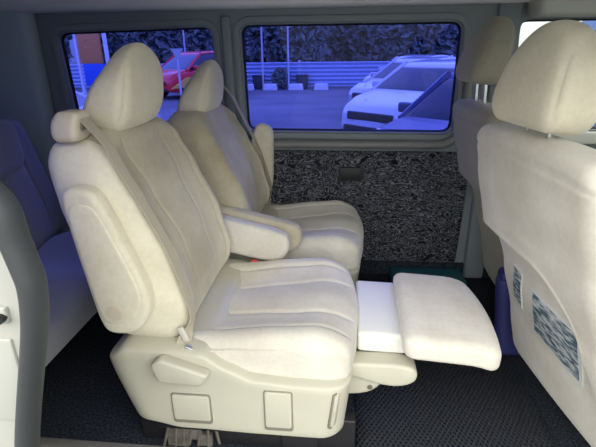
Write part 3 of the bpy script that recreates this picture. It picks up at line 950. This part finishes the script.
rw = 'cars parked in a row outside'
car('parked_car', 'dark navy car, nearest of the row parked outside the large blue window', (1.95, 6.15, GZ), R(50), M['navy_car'], 4.3, 1.8, 1.42, .88, group=rw)
car('parked_car', 'white car parked just beyond the dark navy car in the row outside', (1.82, 9.7, GZ), R(50), M['white_car'], 4.4, 1.8, 1.42, .92, group=rw)
car('parked_car', 'silver car parked second beyond the dark navy car in the row outside', (1.95, 13.1, GZ), R(50), M['silver_car'], 4.4, 1.8, 1.40, .90, group=rw)
car('parked_car', 'white car parked farthest away in the row outside', (2.4, 17.0, GZ), R(50), M['white_car'], 4.3, 1.8, 1.38, .88, group=rw)
car('parked_car', 'white car parked outside at the left edge of the rear window', (-4.9, 6.3, GZ), R(190), M['white_car'], 4.4, 1.8, 1.42, .92)
v = car('red_van', 'red van with a yellow flash parked far outside, seen through the rear window', (-5.75, 17.6, GZ), R(60), M['red_car'], 3.7, 1.7, 1.6, 1.0, van=True, cat='van')
bm = bmesh.new(); plate(bm, [Vector(p) for p in round_poly([(-1.9, .40), (-.9, .42), (-.3, .78), (-1.2, .74)], .05, 3)], -.905, -.850, .01, lambda u, vv, tt: (u, tt, vv), 1)
obj('flash_decal', bm, M['yellow'], v)

# corrugated fence
t = thing('corrugated_fence', 'long blue grey fence of horizontal corrugated sheet along the parking lot', 'fence', (0, 20.6, GZ))
for i in range(8):
    x0, x1 = -22+4*i, -18+4*i
    bm = bmesh.new(); prof = []
    for q in range(31):
        z = .08+1.0*q/30; prof.append((.035*math.sin(q/30*2*math.pi*6), z))
    A = [bm.verts.new((x0, a, z)) for a, z in prof]; B = [bm.verts.new((x1-.03, a, z)) for a, z in prof]
    A2 = [bm.verts.new((x0, a+.02, z)) for a, z in prof]; B2 = [bm.verts.new((x1-.03, a+.02, z)) for a, z in prof]
    for j in range(30):
        bm.faces.new([A[j], B[j], B[j+1], A[j+1]]); bm.faces.new([A2[j], A2[j+1], B2[j+1], B2[j]])
    for (u_, v_) in ((A, A2), (B, B2)):
        for j in range(30): bm.faces.new([u_[j], u_[j+1], v_[j+1], v_[j]])
    bm.faces.new([A[0], A2[0], B2[0], B[0]]); bm.faces.new([A[-1], B[-1], B2[-1], A2[-1]])
    obj('sheet_panel', bm, M['fence'], t)
    bm = bmesh.new(); sbox(bm, (x1-.015, .05, .58), (.05, .05, .58), .01); obj('post', bm, M['post'], t)
for i, (px, lb) in enumerate(((-4.15, 'leftmost, by the tall lamp post'), (-3.15, 'second from the left'), (-2.05, 'third from the left'), (-1.0, 'rightmost'))):
    bm = bmesh.new(); rbox(bm, (.30, .16, .13), .03, (1, 1, 1), lambda x_, y_, z_: (x_*(1-.5*(z_+.13)), y_*(1-.5*(z_+.13)), z_+.13), 3)
    o = obj('concrete_block', bm, M['concrete'], None, (px, 19.55, GZ))
    tag(o, 'pale concrete block at the foot of the outside fence, '+lb, 'block', 'concrete blocks along the fence')

def foliage(bm, c, r, n, leaf, rr):
    for i in range(n):
        while True:
            p = Vector((rr.uniform(-1, 1), rr.uniform(-1, 1), rr.uniform(-1, 1)))
            if p.length < 1: break
        p = p.normalized()*(p.length**.45)
        q = Vector(c)+Vector((p.x*r[0], p.y*r[1], p.z*r[2]))
        a = Vector((rr.gauss(0, 1), rr.gauss(0, 1), rr.gauss(0, 1))).normalized(); b = a.orthogonal().normalized()
        s = leaf*rr.uniform(.6, 1.3)
        v_ = [bm.verts.new(q+x_) for x_ in (-a*s, b*s*.45, a*s, -b*s*.45)]
        bm.faces.new(v_)
def bush(label, loc, r, name='shrub'):
    t = thing(name, label, 'shrub', loc)
    bm = bmesh.new(); foliage(bm, (0, 0, r[2]*1.0), r, 500, .10, random.Random(3)); obj('foliage', bm, M['leaf'], t, smooth=False)
    bm = bmesh.new()
    for q in range(5): cyl(bm, (0, 0, 0), (math.cos(q*1.3)*r[0]*.5, math.sin(q*1.3)*r[1]*.5, r[2]), .02, 6, .008)
    obj('stem', bm, M['bark'], t)
bush('dark leafy shrub growing against the outside fence', (-2.75, 20.12, GZ), (.40, .30, .45))
for px, lb in ((-3.75, 'dark rubbish bin standing by the fence left of the shrub'), (-1.85, 'dark rubbish bin standing by the fence right of the shrub')):
    t = thing('rubbish_bin', lb, 'bin', (px, 20.2, GZ), 0, 'bins along the fence')
    bm = bmesh.new(); rbox(bm, (.24, .20, .27), .03, (1, 1, 1), lambda x_, y_, z_: (x_*(.9+.4*(z_+.27)*.5), y_, z_+.27), 3); obj('body', bm, M['bin'], t)
    bm = bmesh.new(); sbox(bm, (0, 0, .56), (.27, .22, .025), .015); obj('lid', bm, M['bin'], t)

for i, (px, py, h_, rx, lb) in enumerate((
    (-17.5, 25, 4.6, 2.6, 'tall dark tree at the far left beyond the orange sign'), (-13.2, 29, 5.0, 2.6, 'tall dark tree behind the orange and blue sign'),
    (-9.3, 25, 4.8, 2.5, 'tall dark tree behind the near seat headrest'), (-6.0, 29, 5.2, 2.4, 'tall dark tree rising over the red van'),
    (-2.9, 24, 4.8, 2.2, 'dark tree behind the fence, at the left of the large window'), (.2, 29, 5.0, 2.3, 'olive tree behind the fence, in the middle of the large window'),
    (3.2, 24, 4.9, 2.2, 'dark tree behind the fence above the parked cars'), (6.0, 29, 4.6, 2.2, 'olive tree behind the fence, at the right end of the row'))):
    t = thing('tree', lb, 'tree', (px, py, GZ), 0, 'trees beyond the fence')
    rr = random.Random(20+i); bm = bmesh.new()
    foliage(bm, (0, 0, h_*.62), (rx, 1.6, h_*.42), 2600, .26, rr); foliage(bm, (0, 0, h_*.3), (rx*.9, 1.3, h_*.3), 1200, .26, rr)
    obj('crown', bm, M['leaf2' if i in (5, 7) else 'leaf'], t, smooth=False)
    bm = bmesh.new(); cyl(bm, (0, 0, 0), (0, 0, h_*.75), .16, 8, .06); obj('trunk', bm, M['bark'], t)

def street_lamp(label, x_, y_, h_, cone=False):
    t = thing('street_lamp', label, 'street lamp', (x_, y_, GZ), 0, 'lamp posts outside')
    bm = bmesh.new(); cyl(bm, (0, 0, 0), (0, 0, h_), .04, 8, .03); obj('pole', bm, M['post'], t)
    bm = bmesh.new()
    if cone: cyl(bm, (0, 0, h_-.28), (0, 0, h_), .03, 14, .2)
    else: sbox(bm, (.25, 0, h_), (.3, .08, .05), .02)
    obj('lamp_head', bm, M['concrete'], t)
street_lamp('thin white lamp post standing before the fence, nearer the left window edge', -3.50, 19.9, 6.0)
street_lamp('thin white lamp post standing before the fence, right of the first one', -2.38, 19.7, 6.0)
street_lamp('thin white lamp post rising behind the red van', -6.9, 20.15, 6.0)
street_lamp('lamp post with a pale cone shade left of the red van', -5.23, 14.5, 1.70, True)

t = thing('roadside_sign', 'tall roadside sign of an orange panel above a blue panel on a white post', 'sign', (-8.1, 14.6, GZ))
bm = bmesh.new(); sbox(bm, (0, 0, 1.75), (.36, .06, .46), .02); a = obj('sign_panel', bm, M['orange'], t)
bm = bmesh.new()
for k in range(24):
    a0, a1 = 2*math.pi*k/24, 2*math.pi*(k+1)/24
    cyl(bm, (.17*math.cos(a0), -.062, 1.88+.13*math.sin(a0)), (.17*math.cos(a1), -.062, 1.88+.13*math.sin(a1)), .014, 6)
obj('ring_emblem', bm, M['yellow'], a)
bm = bmesh.new(); sbox(bm, (.06, 0, .95), (.36, .06, .33), .02); obj('sign_panel', bm, M['blue_panel'], t)
bm = bmesh.new(); sbox(bm, (.52, .02, 1.2), (.05, .05, 1.2), .01); obj('post', bm, M['concrete'], t)
bm = bmesh.new(); sbox(bm, (-.45, .02, 1.2), (.04, .05, 1.2), .01); obj('post', bm, M['concrete'], t)

t = thing('blue_sheet_fence', 'blue ribbed sheet fence outside the front side window', 'fence', (3.42, 4.4, GZ))
bm = bmesh.new()
for k in range(40):
    sbox(bm, (-1.35+.16*k, 0, 1.2), (.078, .03, 1.2), .02, None, 2)
obj('ribbed_sheet', bm, M['blue_sheet'], t)
bm = bmesh.new(); sbox(bm, (1.7, .06, 2.3), (3.1, .03, .04), .01); obj('rail', bm, M['post'], t)

# ------------------------------------------------------------------ light
wd = bpy.data.worlds.new('overcast'); S.world = wd; wd.use_nodes = True
nt = wd.node_tree; bg = nt.nodes['Background']
tc = nt.nodes.new('ShaderNodeTexCoord'); sp = nt.nodes.new('ShaderNodeSeparateXYZ'); nt.links.new(tc.outputs['Generated'], sp.inputs[0])
rp = nt.nodes.new('ShaderNodeValToRGB'); cr = rp.color_ramp
cr.elements[0].position = .0; cr.elements[0].color = (.198, .20, .19, 1)
cr.elements[1].position = 1.; cr.elements[1].color = (.30, .31, .30, 1)
for p_, v_ in ((.22, .50), (.42, 1.), (.66, .95), (.85, .40)):
    e = cr.elements.new(p_); e.color = (v_*.985, v_, v_*.95, 1)
nt.links.new(sp.outputs['Z'], rp.inputs[0]); nt.links.new(rp.outputs[0], bg.inputs[0]); bg.inputs[1].default_value = 5.6
sun = bpy.data.lights.new('sun', 'SUN'); sun.energy = 1.2; sun.angle = R(12); sun.color = (1, .96, .9)
so = bpy.data.objects.new('sun', sun); COL.objects.link(so)
so.rotation_euler = Vector((-.25, -.75, -.62)).to_track_quat('-Z', 'Y').to_euler()

# ------------------------------------------------------------------ camera
TH, PS, RO, F = R(21.5), R(6), R(.8), 450.
f = Vector((-math.sin(PS)*math.cos(TH), math.cos(PS)*math.cos(TH), -math.sin(TH)))
r_ = Vector((math.cos(PS), math.sin(PS), 0)); u = r_.cross(f)
r2 = r_*math.cos(RO)-u*math.sin(RO); u2 = u*math.cos(RO)+r_*math.sin(RO)
cam = bpy.data.cameras.new('camera'); cam.sensor_width = 36; cam.lens = 36*F/596; cam.clip_start = .02; cam.clip_end = 300
co = bpy.data.objects.new('camera', cam); COL.objects.link(co)
m = Matrix((r2, u2, -f)).transposed().to_4x4(); m.translation = Vector((0, 0, 1.12)); co.matrix_world = m
S.camera = co
S.view_settings.view_transform = 'Standard'; S.view_settings.look = 'None'
S.view_settings.exposure = 0.1; S.view_settings.gamma = 1; S.view_settings.use_curve_mapping = False
S.cycles.use_denoising = True
S.cycles.max_bounces = 8; S.cycles.transparent_max_bounces = 12
